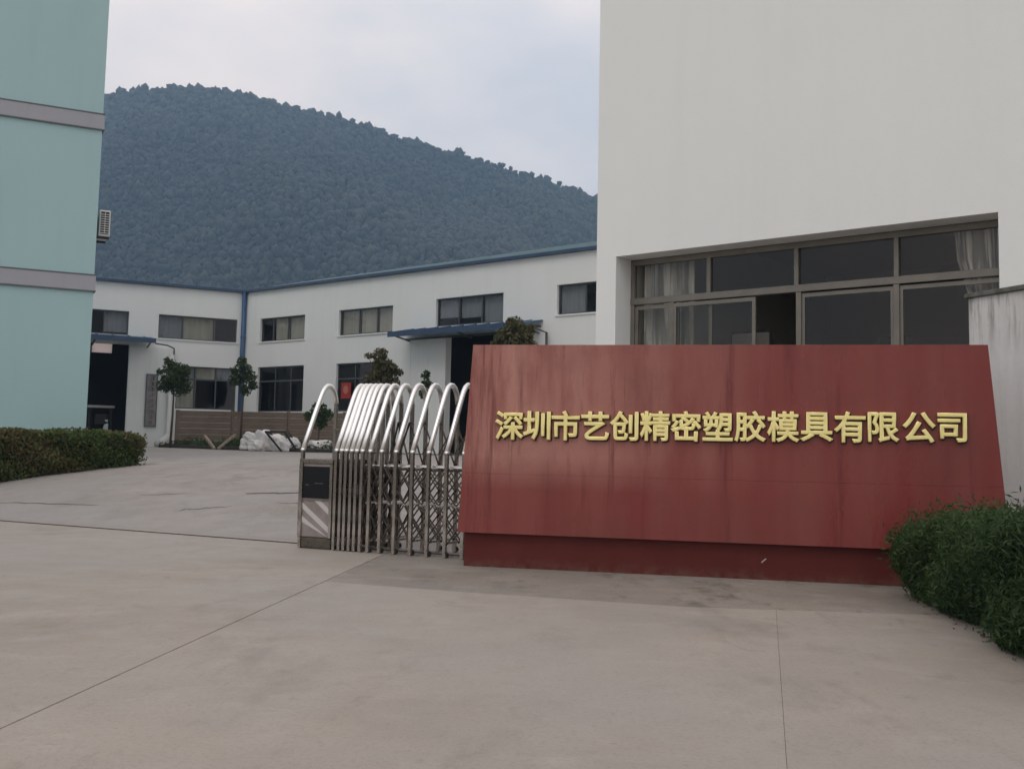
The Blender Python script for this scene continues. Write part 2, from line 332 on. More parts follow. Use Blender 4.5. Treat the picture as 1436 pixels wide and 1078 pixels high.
# where the left joint, carried on, meets the gate line
den = (-jd).dot(GP); k = (Vector((-2.55, 13.6, 0)) - J0).dot(GP) / den; GJ = J0 - jd * k; GRt = yard_pt(-.004, 9.5)
def slab(pts, mat, gap=.006):
    c = sum((Vector(p) for p in pts), Vector()) / len(pts); q = []
    n = len(pts); P = [Vector(p) for p in pts]
    for i in range(n):   # inset polygon by the joint width
        a, b, e = P[i - 1], P[i], P[(i + 1) % n]; d1 = (b - a).normalized(); d2 = (e - b).normalized()
        n1 = Vector((-d1.y, d1.x, 0)); n2 = Vector((-d2.y, d2.x, 0)); bis = n1 + n2; bis = bis / max(.3, bis.dot(n1)); q.append(b + bis * gap)
    mbs = MB(); mbs.prism([p + Vector((0, 0, -.03)) for p in q], (0, 0, .03)); return mbs.build('concrete_slab', mat, fore, bevel=.004 if gap > .004 else 0)
far = Vector((-29, -6, 0)); e1 = J1 + jd * 10.7; e2 = Q1 + qd * 10.5
def ccw(p): 
    ar = sum(p[i - 1].x * p[i].y - p[i].x * p[i - 1].y for i in range(len(p))); return p if ar > 0 else p[::-1]
slab(ccw([GJ, gleft, far, e1, J0]), 'concrete', .011)
slab(ccw([J0, e1, e2, Q0, A2, A1]), 'concrete', .0012)
slab(ccw([Q0, e2, Vector((15, -6, 0)), yard_pt(-.004, 19.8), GRt, a4, A3]), 'side_concrete', .0008)
slab(ccw([GJ, J0, A1, A2, Q0, A3, a4, GRt]), 'apron_concrete', .0015)
# gate track let into the concrete
tr = MB(); g0 = Vector((-2.548, 13.235, 0)); tr.bar(g0 - GU * 22 + Vector((0, 0, .004)), g0 + GU * 3.6 + Vector((0, 0, .004)), .045, .012)
tag(tr.build('gate_track', 'rail_steel'), 'dark steel track crossing the concrete driveway to the sliding gate', 'track')

# ------------------------------------------------------------------ mountain behind the factory, with its wood
ridge = [(-700, 150), (-520, 190), (-400, 214), (-330, 222), (-284.6, 226), (-258.6, 230.5), (-232.4, 233.5), (-203.7, 232.5), (-179.6, 229), (-155.4, 222.7), (-131.3, 217.4), (-107.2, 211.1), (-83.1, 203.8), (-59.1, 197), (-35.2, 192), (-11.2, 185), (12.7, 177.6), (36.7, 169.4), (54.8, 163.5), (110, 146), (200, 118), (330, 80), (480, 45), (620, 15)]
rx = np.array([p[0] for p in ridge]); rz = np.array([p[1] for p in ridge])
def hill_h(x, y):
    u = (y - 330) / 370; r = np.interp(x, rx, rz)
    f = np.where(u < 1, np.clip(u, 0, 1) ** 1.15, np.clip(1 - (u - 1) * 1.1, 0, 1))
    w = (np.sin(x * .021 + y * .006 + 1.5 * np.sin(y * .012)) * 8 + np.sin(x * .052 - y * .011 + 1) * 4 + np.sin(x * .011 + 2) * 5 + np.sin(x * .1 + y * .05) * 1.5) * np.clip(np.minimum(u, 1.0 - u) * 4, 0, 1)
    return r * f + w - .5
xs = np.linspace(-700, 620, 150); ys = np.linspace(325, 1080, 90)
X, Y = np.meshgrid(xs, ys); Z = hill_h(X, Y)
mb = MB(); mb.v = [tuple(p) for p in np.stack([X, Y, Z], -1).reshape(-1, 3)]
mb.f = [(j * 150 + i, j * 150 + i + 1, (j + 1) * 150 + i + 1, (j + 1) * 150 + i) for j in range(89) for i in range(149)]
tag(mb.build('mountain', 'hill_soil', smooth=True), kind='structure')
def forest():
    b = bmesh.new(); bmesh.ops.create_icosphere(b, subdivisions=1, radius=1); b.verts.ensure_lookup_table()
    bv = np.array([v.co for v in b.verts]); bf = np.array([[v.index for v in f.verts] for f in b.faces]); b.free()
    n = 60000; x = rng.uniform(-440, 230, n); y = rng.uniform(345, 702, n)
    nr = 800; xr = rng.uniform(-470, 260, nr); yr = 700 + rng.normal(0, 5, nr)
    x = np.concatenate([x, xr]); y = np.concatenate([y, yr]); n += nr
    clump = .55 * np.sin(x * .06 + 3 * np.sin(y * .02)) * np.sin(y * .07 + x * .02) + .6 * np.sin(x * .017 + 2 * np.sin(y * .013 + 1))
    r = np.clip(rng.lognormal(.28, .40, n) * (1 + .3 * clump), .7, 2.9); r[-nr:] = rng.uniform(.9, 2.4, nr)
    tall = rng.uniform(.8, 1.5, n); z = hill_h(x, y) + r * tall * .75
    z[-nr:] += rng.uniform(-.5, 2.2, nr)
    nv = len(bv); jit = 1 + rng.uniform(-.32, .32, (n, nv, 1))
    V = bv[None] * jit * np.stack([r, r, r * tall], 1)[:, None, :] + np.stack([x, y, z], 1)[:, None, :]
    F = (bf[None] + (np.arange(n) * nv)[:, None, None]).reshape(-1, 3)
    me = bpy.data.meshes.new('forest'); me.vertices.add(n * nv); me.vertices.foreach_set('co', V.ravel()); k = len(F)
    me.loops.add(3 * k); me.loops.foreach_set('vertex_index', F.ravel()); me.polygons.add(k); me.polygons.foreach_set('loop_start', np.arange(0, 3 * k, 3)); me.polygons.foreach_set('loop_total', np.full(k, 3)); me.update()
    a = me.attributes.new('tint', 'FLOAT', 'FACE'); tt = np.clip(.42 + .35 * clump + rng.normal(0, .16, n), 0, 1); a.data.foreach_set('value', np.repeat(tt, len(bf)).astype(np.float32))
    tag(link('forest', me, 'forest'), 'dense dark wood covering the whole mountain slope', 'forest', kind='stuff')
forest()
hz = MB(); hz.box(-1020, 1020, -320, 1320, -1.2, 262)
h = tag(hz.build('haze', None), 'pale blue haze hanging in front of the mountain', 'haze', kind='stuff')
hm = bpy.data.materials.new('haze'); hm.use_nodes = True; hm.node_tree.nodes.remove(hm.node_tree.nodes['Principled BSDF'])
pv = hm.node_tree.nodes.new('ShaderNodeVolumePrincipled'); pv.inputs['Density'].default_value = .00072; pv.inputs['Color'].default_value = (.43, .69, 1.0, 1); pv.inputs['Anisotropy'].default_value = .1
hm.node_tree.links.new(pv.outputs[0], hm.node_tree.nodes['Material Output'].inputs['Volume']); h.data.materials.append(hm)

# ------------------------------------------------------------------ window builder
def curtain(F, t0, t1, n, z0, z1, parent, mat='curtain_cloth', name='curtain', pleat=.11, amp=.045, gather=None):
    mb = MB(); nu = max(12, int((t1 - t0) / pleat * 8)); nz = 7
    for j in range(nz + 1):
        v = j / nz
        for i in range(nu + 1):
            u = i / nu; a = amp * (.6 + .5 * math.sin(u * 9 + 1)) * math.sin(2 * math.pi * u * (t1 - t0) / pleat + .5 * math.sin(v * 3 + u * 5))
            tt = t0 + (t1 - t0) * u
            if gather is not None: k = math.exp(-((v - gather[1]) / .25) ** 2) * .62; tt = tt * (1 - k) + gather[0] * k
            mb.v.append(tuple(F(tt, n + a, z0 + (z1 - z0) * v)))
    for j in range(nz):
        for i in range(nu): mb.f.append((j * (nu + 1) + i, j * (nu + 1) + i + 1, (j + 1) * (nu + 1) + i + 1, (j + 1) * (nu + 1) + i))
    return mb.build(name, mat, parent, smooth=True, recalc=False)
def window(F, root, t0, t1, z0, z1, cuts, blinds=(), rows=None, depth=.10, mat='dark_frame', gl='dark_glass', sill=True, fw=.05):
    """recessed frame with mullions; one pane per light; blinds = {index: material}"""
    fr = MB(); n1, n0 = -depth, -depth - .06
    fr.fbox(F, t0, t1, n0, n1, z1 - fw, z1); fr.fbox(F, t0, t1, n0, n1, z0, z0 + fw)
    fr.fbox(F, t0, t0 + fw, n0, n1, z0 + fw, z1 - fw); fr.fbox(F, t1 - fw, t1, n0, n1, z0 + fw, z1 - fw)
    ts = [t0] + [t0 + c * (t1 - t0) for c in cuts] + [t1]; zs = [z0] + [z0 + r * (z1 - z0) for r in (rows or [])] + [z1]
    for r in zs[1:-1]: fr.fbox(F, t0 + fw, t1 - fw, n0 + .003, n1 + .012, r - fw * .6, r + fw * .6)
    for c in ts[1:-1]:
        for j in range(len(zs) - 1): fr.fbox(F, c - fw * .5, c + fw * .5, n0 + .006, n1 + .006, zs[j] + (fw if j == 0 else fw * .6), zs[j + 1] - (fw if j == len(zs) - 2 else fw * .6))
    w = fr.build('window', mat, root); k = 0
    for j in range(len(zs) - 1):
        for i in range(len(ts) - 1):
            MB().fbox(F, ts[i] + .02, ts[i + 1] - .02, n0 + .024, n0 + .034, zs[j] + .02, zs[j + 1] - .02).build('pane', gl, w)
            if k in blinds:
                mt, f = blinds[k] if isinstance(blinds[k], tuple) else (blinds[k], 0)
                zz = zs[j] + f * (zs[j + 1] - zs[j]); curtain(F, ts[i] + .03, ts[i + 1] - .03, n0 - .06, zz + .02, zs[j + 1] - .02, w, mt, 'blind', pleat=.22, amp=.012)
            k += 1
    if sill: MB().fbox(F, t0 - .05, t1 + .05, -depth * .9, .045, z0 - .05, z0 - .002).build('sill', 'factory_white' if mat == 'dark_frame' else 'white_render', w)
    return w

# ------------------------------------------------------------------ factory: two wings meeting in a corner
C0 = (-11.584, 46.0); V1 = (.766, -.643); V2 = (-.883, -.469); n1 = (-.643, -.766); n2 = (.469, -.883)
FR, FL = Fr(C0, V1, n1), Fr(C0, V2, n2)
fac = thing('factory_building', 'long white factory with blue eaves trim, two wings meeting at a corner pipe', 'factory', (C0[0], C0[1], .85))
EZ = 7.58; TH = .2
holesR = [(1.1, 4.06, 5.39, 6.39), (6.15, 9.22, 5.41, 6.42), (11.47, 14.69, 5.47, 6.49), (17.02, 20.2, 5.56, 6.56), (1.06, 4.1, 2.43, 4.32), (6.1, 9.2, 2.43, 4.31), (12.1, 14.7, .80, 5.08)]
wall_mesh(FR, 0.0, 25, .75, EZ, holesR, TH).build('wall', 'factory_white', fac)
holesL = [(.31, 3.58, 5.39, 6.39), (4.76, 7.9, 5.42, 6.41), (.25, 2.75, 2.49, 4.28), (4.68, 7.2, .80, 5.04)]
wall_mesh(FL, 0.002, 11, .75, EZ - .01, holesL, TH).build('wall', 'factory_white', fac)
# shell behind: back walls, ends, floor and roof sheet
DB = 7.5
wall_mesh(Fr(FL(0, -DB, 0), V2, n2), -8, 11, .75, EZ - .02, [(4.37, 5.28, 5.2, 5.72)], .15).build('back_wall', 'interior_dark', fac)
tl = Mat('translucent_sheet', (.8, .76, .74), .6); tl.b.inputs['Transmission Weight'].default_value = .0
q_ = tl.n('ShaderNodeBsdfTranslucent'); q_.inputs['Color'].default_value = (.85, .78, .76, 1); tl.l(q_.outputs[0], tl.t.nodes['Material Output'].inputs['Surface'])
MB().fbox(Fr(FL(0, -DB, 0), V2, n2), 4.372, 5.278, -.08, -.075, 5.202, 5.718).build('skylight_sheet', 'translucent_sheet', fac)
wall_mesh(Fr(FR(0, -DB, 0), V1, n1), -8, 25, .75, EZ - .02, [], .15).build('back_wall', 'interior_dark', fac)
wall_mesh(Fr(FR(25, -TH - .01, 0), n1, V1), -DB, 0, .75, EZ - .02, [], .15).build('end_wall', 'factory_white', fac)
wall_mesh(Fr(FL(11, -TH - .01, 0), n2, V2), -DB, 0, .75, EZ - .02, [], .15).build('end_wall', 'factory_white', fac)
def lineX(P, u, Q, v):
    d = u[0] * v[1] - u[1] * v[0]; k = ((Q.x - P.x) * v[1] - (Q.y - P.y) * v[0]) / d; return Vector((P.x + u[0] * k, P.y + u[1] * k, 0))
OC = lineX(FL(0, -DB - .3, 0), V2, FR(0, -DB - .3, 0), V1); ON = lineX(FL(0, .12, 0), V2, FR(0, .12, 0), V1)
for z, nm, mt in ((EZ + .005, 'roof', 'roof_sheet'), (.80, 'floor', 'yard_concrete')):
    for poly in ([FR(25.2, .12 if nm == 'roof' else -.05, 0), FR(25.2, -DB - .3, 0), OC, ON if nm == 'roof' else FR(0, -.05, 0)], [FL(11.2, .12 if nm == 'roof' else -.05, 0), FL(11.2, -DB - .3, 0), OC + Vector((0, 0, .003)), (ON if nm == 'roof' else FL(0, -.05, 0)) + Vector((0, 0, .003))]):
        mb = MB(); mb.prism([Vector((p.x, p.y, z + p.z)) for p in poly], (0, 0, .09 if nm == 'roof' else .06)); mb.build(nm, mt, fac)
MB().fbox(FR, .13, 25.2, .02, .16, EZ - .0, EZ + .10).build('eaves_trim', 'blue_trim', fac)
MB().fbox(FL, .13, 11.2, .02, .16, EZ - .005, EZ + .095).build('eaves_trim', 'blue_trim', fac)
mb = MB(); mb.hexa([FR(2, .12, EZ + .112), FR(25.2, .12, EZ + .112), FR(25.2, -.6, EZ + .112), FR(2, -.6, EZ + .112), FR(2, .10, EZ + .13), FR(25.2, .10, EZ + .30), FR(25.2, -.6, EZ + .46), FR(2, -.6, EZ + .16)]); mb.build('ridge_flashing', 'teal_flashing', fac)
dp = lineX(FL(0, .11, 0), V2, FR(0, .11, 0), V1)
pipe = MB().tube([(dp.x, dp.y, EZ), (dp.x, dp.y, .9)], .10, 10).build('downpipe', 'pipe_blue', fac, smooth=True)
for z in (2.2, 3.9, 5.6): MB().tube([(dp.x, dp.y, z), (dp.x, dp.y, z + .07)], .115, 10).build('pipe_clip', 'pipe_blue', pipe)
q = .333
window(FR, fac, *holesR[0], [.27, .60], {1: ('blind_tan', 0), 2: 'blind_tan'})
window(FR, fac, *holesR[1], [.36, .69], {0: 'blind_tan', 1: 'blind_tan', 2: 'blind_tan'})
window(FR, fac, *holesR[2], [.33, .67], {0: ('blind_grey', .3), 1: ('blind_grey', .25), 2: ('blind_grey', .0)}, sill=False)
window(FR, fac, *holesR[3], [.35, .67], {0: 'blind_grey', 2: 'blind_grey'})
window(FR, fac, *holesR[4], [.36, .70], {}, rows=[.68], sill=False)
window(FR, fac, *holesR[5], [.33, .67], {}, rows=[.68], sill=False)
window(FL, fac, *holesL[0], [.29, .69], {1: 'blind_tan', 2: ('blind_grey', 0)})
window(FL, fac, *holesL[1], [.3, .62], {0: ('blind_grey', .1)}, sill=False)
window(FL, fac, *holesL[2], [.34, .68], {3: 'blind_grey', 4: 'blind_tan', 5: 'blind_grey', 2: ('blind_tan', 0)}, rows=[.70], sill=False)
def canopy(F, t0, t1, zw, zf, proj):
    mb = MB(); mb.hexa([F(t0, .01, zw - .05), F(t1, .01, zw - .05), F(t1, proj, zf - .05), F(t0, proj, zf - .05), F(t0, .01, zw), F(t1, .01, zw), F(t1, proj, zf), F(t0, proj, zf)])
    c = mb.build('canopy', 'blue_sheet', fac)
    MB().fbox(F, t0, t1, proj - .01, proj + .03, zf - .17, zf + .02).build('fascia', 'blue_trim', c)
    k = t0 + .3
    while k < t1:      # raised seams of the sheet
        a, b = F(k, .03, zw + .012), F(k, proj - .02, zf + .012); MB().bar(a, b, .04, .03).build('sheet_seam', 'blue_sheet', c); k += .62
    for t in (t0 + .15, (t0 + t1) / 2, t1 - .15): MB().bar(F(t, .02, zw - .45), F(t, proj - .06, zf - .09), .05, .05).build('bracket', 'dark_frame', c)
canopy(FR, 10.1, 16.45, 5.44, 5.24, 1.05); canopy(FL, 3.85, 8.4, 5.40, 5.24, 1.2)
dr = MB().fbox(FR, 10.28, 12.12, .03, .10, .86, 5.03).build('sliding_door', 'factory_white', fac)
for t in (10.30, 11.18, 12.06): MB().fbox(FR, t, t + .05, .101, .115, .9, 4.98).build('door_rib', 'factory_white', dr)
MB().fbox(FR, 10.1, 15, .02, .14, 5.035, 5.10).build('door_rail', 'dark_frame', fac)
dr = MB().fbox(FL, 2.95, 4.70, .03, .11, .86, 4.98).build('sliding_door', 'factory_white', fac)
for t in (3.0, 3.8, 4.6): MB().fbox(FL, t, t + .05, .111, .125, .9, 4.93).build('door_rib', 'factory_white', dr)
dpw = MB().tube([FL(3.02, .24, 4.7), FL(3.02, .24, 1.45), FL(3.05, .27, 1.3), FL(3.25, .42, 1.1), FL(3.5, .6, .97)], [.10, .10, .14, .16, .17], 12).build('drain_pipe', 'plastic_white', fac, smooth=True)
MB().tube([FL(3.85, 1.1, 5.06), FL(3.35, 1.0, 5.02), FL(3.0, .5, 4.95), FL(2.92, .12, 4.9), FL(2.92, .10, 4.3)], .03, 6).build('conduit', 'dark_frame', fac)
MB().tube([FR(16.45, 1.0, 5.08), FR(16.75, .9, 5.08), FR(16.72, .15, 4.98), FR(16.72, .12, .95)], .045, 6).build('conduit', 'dark_frame', fac)
MB().bar(FR(16.3, .9, 5.14), FR(17.05, .9, 5.10), .10, .07).build('flood_light', 'black_metal', fac)
bd = MB().fbox(FL, 3.53, 3.97, .13, .17, 1.72, 3.85).build('name_board', 'board_grey', fac, bevel=.01)
mb = MB(); mb.fbox(FL, 3.515, 3.55, .131, .185, 1.70, 3.87); mb.fbox(FL, 3.95, 3.985, .131, .185, 1.70, 3.87); mb.fbox(FL, 3.55, 3.95, .131, .184, 3.83, 3.868); mb.fbox(FL, 3.55, 3.95, .131, .184, 1.702, 1.74); mb.build('board_frame', 'dark_frame', bd)

for j in range(9):
    zc = 3.70 - j * .225; rr = random.Random(j + 3)
    for k in range(5 if j < 3 else 3):
        dz = (k - 2) * .036; w0 = rr.uniform(-.13, -.04); w1 = rr.uniform(.04, .13)
        if k % 2 == 0: MB().fbox(FL, 3.75 + w0, 3.75 + w1, .171, .175, zc + dz - .010, zc + dz + .010).build('mark', 'ink' if j < 3 else 'mark_faded', bd)
        else: MB().fbox(FL, 3.75 + w0 * .5 - .012, 3.75 + w0 * .5 + .012, .171, .176, zc - .08, zc + .07).build('mark', 'ink' if j < 3 else 'mark_faded', bd)
# yard things ---------------------------------------------------------------
po = thing('paper_poster', 'small red poster with a pale round print in the factory window', 'poster', FR(6.5, .02, 3.0))
MB().fbox(FR, 6.38, 6.95, -.05, -.042, 2.93, 3.55).build('sheet', 'red_paper', po)
mb = MB(); mb.poly([FR(6.66 + .15 * math.cos(a), -.037, 3.28 + .17 * math.sin(a)) for a in np.linspace(0, 2 * math.pi, 14, endpoint=False)]); mb.build('print', 'pale_print', po)
# machine and scooter in the doorway of the left wing
mc = thing('workshop_machine', 'dark workshop machine with a pale top bar inside the factory doorway', 'machine', FL(5.5, -1.6, .86))
MB().fbox(FL, 4.95, 6.0, -2.2, -1.5, .86, 1.55).build('bed', 'machine_dark', mc, bevel=.04)
for t in (5.0, 5.85): MB().fbox(FL, t, t + .1, -1.7, -1.6, 1.55, 2.45).build('column', 'machine_dark', mc)
MB().fbox(FL, 4.92, 6.0, -1.75, -1.55, 2.45, 2.56).build('top_bar', 'plastic_white', mc, bevel=.02); MB().fbox(FL, 5.2, 5.7, -1.9, -1.5, 1.75, 2.2).build('head', 'machine_dark', mc, bevel=.03)
sc = thing('motor_scooter', 'pale scooter parked in front of the left factory doorway', 'scooter', FL(5.7, .5, .88))
FS = Fr(FL(5.25, .55, 0), V2, n2)
for t in (.12, 1.25):
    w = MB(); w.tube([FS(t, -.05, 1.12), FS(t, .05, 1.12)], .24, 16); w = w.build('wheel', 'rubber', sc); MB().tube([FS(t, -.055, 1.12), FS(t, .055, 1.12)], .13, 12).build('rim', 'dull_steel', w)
mb = MB(); mb.prism([FS(.2, -.14, 1.2), FS(.95, -.14, 1.12), FS(1.45, -.14, 1.25), FS(1.5, -.14, 1.5), FS(.95, -.14, 1.55), FS(.75, -.14, 1.28), FS(.45, -.14, 1.24), FS(.32, -.14, 1.75), FS(.18, -.14, 1.78)], FS.n * .28); mb.build('body', 'scooter_paint', sc, bevel=.03)
MB().fbox(FS, .85, 1.5, -.12, .12, 1.56, 1.66).build('seat', 'rubber', sc, bevel=.03); MB().tube([FS(.25, -.32, 1.92), FS(.22, 0, 1.85), FS(.25, .32, 1.92)], .022, 6).build('handlebar', 'plastic_white', sc)
# boarded low fence round the planting bed
FP0 = Vector((-13.05, 41.9, 0)); FD = Vector((-6.4, 41.2, 0)) - FP0; FLn = FD.length; FF = Fr(FP0, FD, (-.1, -1))
fn = thing('board_fence', 'low weathered brown board fence along the planting bed', 'fence', FF(0, 0, 1.0))
npan = 3
for i in range(npan + 1): MB().fbox(FF, i * FLn / npan - .06, i * FLn / npan + .06, -.14, -.02, .85, 2.36 + .03 * (i % 2)).build('post', 'brown_board', fn)
for i in range(npan):
    for j in range(6):
        a, b = i * FLn / npan + .01, (i + 1) * FLn / npan - .01; z = .97 + j * .228; o = random.uniform(-.008, .012)
        MB().fbox(FF, a, b, -.02 + o, .015 + o, z, z + .219 + random.uniform(0, .006)).build('board', 'brown_board', fn)
bed = MB(); pts = [(-13.6, 41.5), (-11.6, 39.6), (-10.4, 38.3), (-8.6, 36.4), (-6.9, 35.4), (-5.2, 35.2), (-4.5, 36.5), (-6.0, 41.6), (-13.3, 42.2)]
bed.prism([Vector((x, y, .70)) for x, y in pts], (0, 0, .30)); bed = tag(bed.build('planting_bed', 'earth', bevel=.05), kind='structure')
gp = []
from mathutils import geometry as _g
V2d = [Vector(p) for p in pts]
def inside(x, y):
    c = False
    for i in range(len(pts)):
        (x1, y1), (x2, y2) = pts[i - 1], pts[i]
        if (y1 > y) != (y2 > y) and x < (x2 - x1) * (y - y1) / (y2 - y1) + x1: c = not c
    return c
while len(gp) < 5000:
    x, y = random.uniform(-13.6, -4.5), random.uniform(35.2, 42.2)
    if inside(x, y): gp.append((x, y, 1.0 + abs(random.gauss(0, .09)) + .08 * math.sin(x * 3)))
tag(leaf_object('ground_cover', np.array(gp), .13, 'tree_leaf', flat=.8), 'low dark ground cover in the planting bed by the fence', 'ground cover', kind='stuff')

def blob_sack(x, y, z, sx, sy, sz, rot, label, seed):
    b = bmesh.new(); bmesh.ops.create_icosphere(b, subdivisions=4, radius=1); r = random.Random(seed); ph = [r.uniform(0, 6) for _ in range(8)]
    for v in b.verts:
        c = v.co; e = .45
        p = Vector([math.copysign(abs(k) ** .7, k) for k in c])
        w = 1 + .15 * math.sin(4 * c.x + ph[0] + 2 * c.z) + .11 * math.sin(7 * c.y + ph[1] + 3 * c.x) + .05 * math.sin(11 * c.z + ph[2] + 5 * c.x) + .04 * math.sin(15 * c.x + 9 * c.y + ph[3])
        v.co = Vector((p.x * sx * w, p.y * sy * w, max(p.z * sz * w, -sz * .8) + sz * .8))
    me = bpy.data.meshes.new('sack'); b.to_mesh(me); b.free(); me.polygons.foreach_set('use_smooth', [True] * len(me.polygons))
    o = link('sack', me, 'sack', None, (x, y, z)); o.rotation_euler = (0, 0, rot); tag(o, label, 'sack', 'sacks dumped by the planting bed')
blob_sack(-8.75, 36.3, .92, .34, .26, .30, .3, 'bulging white sack nearest the crossed sticks', 1)
blob_sack(-8.30, 36.05, .90, .36, .26, .36, -.5, 'tallest white sack, standing in the middle of the pile', 2)
blob_sack(-8.42, 35.62, .88, .30, .22, .20, .9, 'low slumped white sack at the foot of the tallest sack', 3)
blob_sack(-7.78, 35.95, .89, .34, .26, .30, -.2, 'crumpled white sack under the dark trestle', 4)
blob_sack(-7.35, 35.85, .89, .30, .22, .24, .6, 'smaller white sack at the far foot of the dark trestle', 6)
blob_sack(-6.35, 36.0, .98, .36, .26, .17, .5, 'small flattened white sack behind the gate cabinet', 5)
ts = thing('metal_trestle', 'black metal trestle leaning over the white sacks', 'trestle', (-7.6, 35.35, .88))
for a, b in (((-8.05, 35.3, 1.53), (-7.47, 35.2, .89)), ((-8.05, 35.3, 1.53), (-7.42, 35.3, 1.53)), ((-7.42, 35.3, 1.53), (-6.98, 35.2, .93)), ((-8.05, 35.9, 1.5), (-7.5, 36.2, .95)), ((-7.42, 35.9, 1.5), (-7.0, 36.2, .95)), ((-8.05, 35.3, 1.53), (-8.05, 35.9, 1.5)), ((-7.42, 35.3, 1.53), (-7.42, 35.9, 1.5))):
    MB().bar(a, b, .055, .055).build('bar', 'black_metal', ts)
for a, b, lb in (((-10.62, 37.3, 1.36), (-10.15, 36.9, .92), 'short pale stick leaning in the bed beside the longer stick'), ((-9.55, 37.3, 1.42), (-10.03, 36.9, .92), 'longer pale stick propped up towards the white sacks')):
    tag(MB().bar(a, b, .10, .07).build('wooden_stick', 'grey_wood'), lb, 'stick', 'sticks propped in the planting bed')

# small trees ---------------------------------------------------------------
def tree(x, y, base, clumps, trunk_top, label, mat='tree_leaf', r=.05, nleaf=900, leaf=.12, lean=.05, name='small_tree'):
    t = thing(name, label, 'tree', (x, y, base), 'young trees in front of the factory')
    p0 = Vector((x, y, base - .08)); top = Vector((x + lean, y, trunk_top)); mid = p0.lerp(top, .5) + Vector((random.uniform(-.05, .05), 0, 0))
    tk = MB().tube([p0, mid, top], [r, r * .8, r * .5], 7); 
    for c in clumps: tk.tube([top - Vector((0, 0, random.uniform(.05, .4))), (top + Vector(c[:3])) / 2 + Vector((0, 0, -.08)), Vector(c[:3])], [r * .5, r * .35, r * .15], 5)
    tk.build('trunk', 'bark', t, smooth=True)
    P = []; tot = sum(c[3] ** 2 for c in clumps)
    for c in clumps:
        n = int(1.7 * nleaf * c[3] ** 2 / tot); d = rng.normal(size=(n, 3)); d /= np.linalg.norm(d, axis=1)[:, None]; rad = c[3] * rng.random(n) ** .45
        P.append(np.array(c[:3]) + d * rad[:, None] * np.array([1, 1, .85]))
    leaf_object('crown', np.concatenate(P), leaf, mat, t, aspect=.6)
def cl(x, y, L): return [(x + a, y + b, c, d) for a, b, c, d in L]
tree(-12.85, 40.6, .93, cl(-12.85, 40.6, [(.05, 0, 3.55, .55), (.25, .1, 3.2, .45), (-.3, 0, 3.25, .35), (-.1, 0, 4.0, .3), (-.5, 0, 3.75, .16), (-.25, 0, 4.2, .14), (.3, 0, 3.8, .35)]), 3.3, 'dark round-crowned young tree beside the white drain pipe', nleaf=1500)
tree(-10.1, 40.2, .93, cl(-10.1, 40.2, [(0, 0, 3.9, .33), (.25, 0, 3.6, .3), (-.25, 0, 3.5, .3), (.4, 0, 3.3, .22), (-.05, 0, 4.2, .2), (.1, 0, 3.1, .25), (-.35, 0, 3.85, .15)]), 3.3, 'thin-crowned young tree in front of the blue corner pipe', nleaf=750)
tree(-4.4, 36.0, .92, cl(-4.4, 36.0, [(-.05, 0, 4.2, .28), (.05, 0, 3.85, .38), (.35, 0, 3.7, .3), (-.2, 0, 3.45, .35), (.25, 0, 3.3, .4), (.62, 0, 3.6, .13), (-.45, 0, 4.15, .12)]), 3.2, 'broad-leaved young tree rising above the gate arches', 'olive_leaf', nleaf=900, leaf=.15)
tree(.05, 31.0, .9, cl(.05, 31.0, [(0, 0, 4.75, .30), (-.3, 0, 4.4, .32), (.3, 0, 4.45, .34), (0, 0, 4.2, .4), (.48, 0, 4.65, .14), (-.45, 0, 4.15, .25), (.45, 0, 4.15, .25)]), 4.0, 'brownish young tree seen over the top of the red wall', 'olive_leaf', nleaf=900, leaf=.14)
tree(-2.72, 34.0, .9, cl(-2.72, 34.0, [(0, 0, 3.45, .16), (.05, 0, 3.15, .2), (-.05, 0, 2.8, .2)]), 3.3, 'spindly sapling in front of the white sliding door', 'tree_leaf', r=.025, nleaf=140, leaf=.14)
tree(-6.5, 36.4, .92, cl(-6.5, 36.4, [(0, 0, 2.35, .28), (.25, 0, 2.15, .25), (-.25, 0, 2.1, .25), (0, 0, 1.9, .3)]), 2.1, 'low bushy sapling in front of the board fence end', 'tree_leaf', r=.035, nleaf=380, leaf=.14)

# ------------------------------------------------------------------ teal building on the left
LP = (-9.494, 24.0); LF = Fr(LP, V2, n2); LS = Fr(LP, (-.469, .883), (.883, .469))
lb = thing('teal_building', 'tall pale teal rendered building with grey horizontal floor bands', 'building', (LP[0], LP[1], .6))
TL, TW, HT = 16, 14, 14.2
bx = MB(); bx.prism([LF(0, 0, .3), LF(TL, 0, .3), LF(TL, -TW, .3), LF(0, -TW, .3)], (0, 0, HT)); bx.build('wall', 'teal_render', lb)
for z0, z1 in ((4.535, 4.87), (8.258, 8.59), (11.98, 12.31)):
    b = MB(); b.prism([LF(-.035, .035, z0), LF(TL + .035, .035, z0), LF(TL + .035, -TW - .035, z0), LF(-.035, -TW - .035, z0)], (0, 0, z1 - z0)); b = b.build('floor_band', 'grey_band', lb)
    for z in (z0 - .03, z1 + .002):
        e = MB(); e.prism([LF(-.045, .045, z), LF(TL + .045, .045, z), LF(TL + .045, -TW - .045, z), LF(-.045, -TW - .045, z)], (0, 0, .028)); e.build('band_edge', 'band_edge', b)
cp = MB(); cp.prism([LF(-.12, .12, HT + .31), LF(TL, .12, HT + .31), LF(TL, -TW, HT + .31), LF(-.12, -TW, HT + .31)], (0, 0, .2)); cp.build('parapet_cap', 'grey_band', lb)
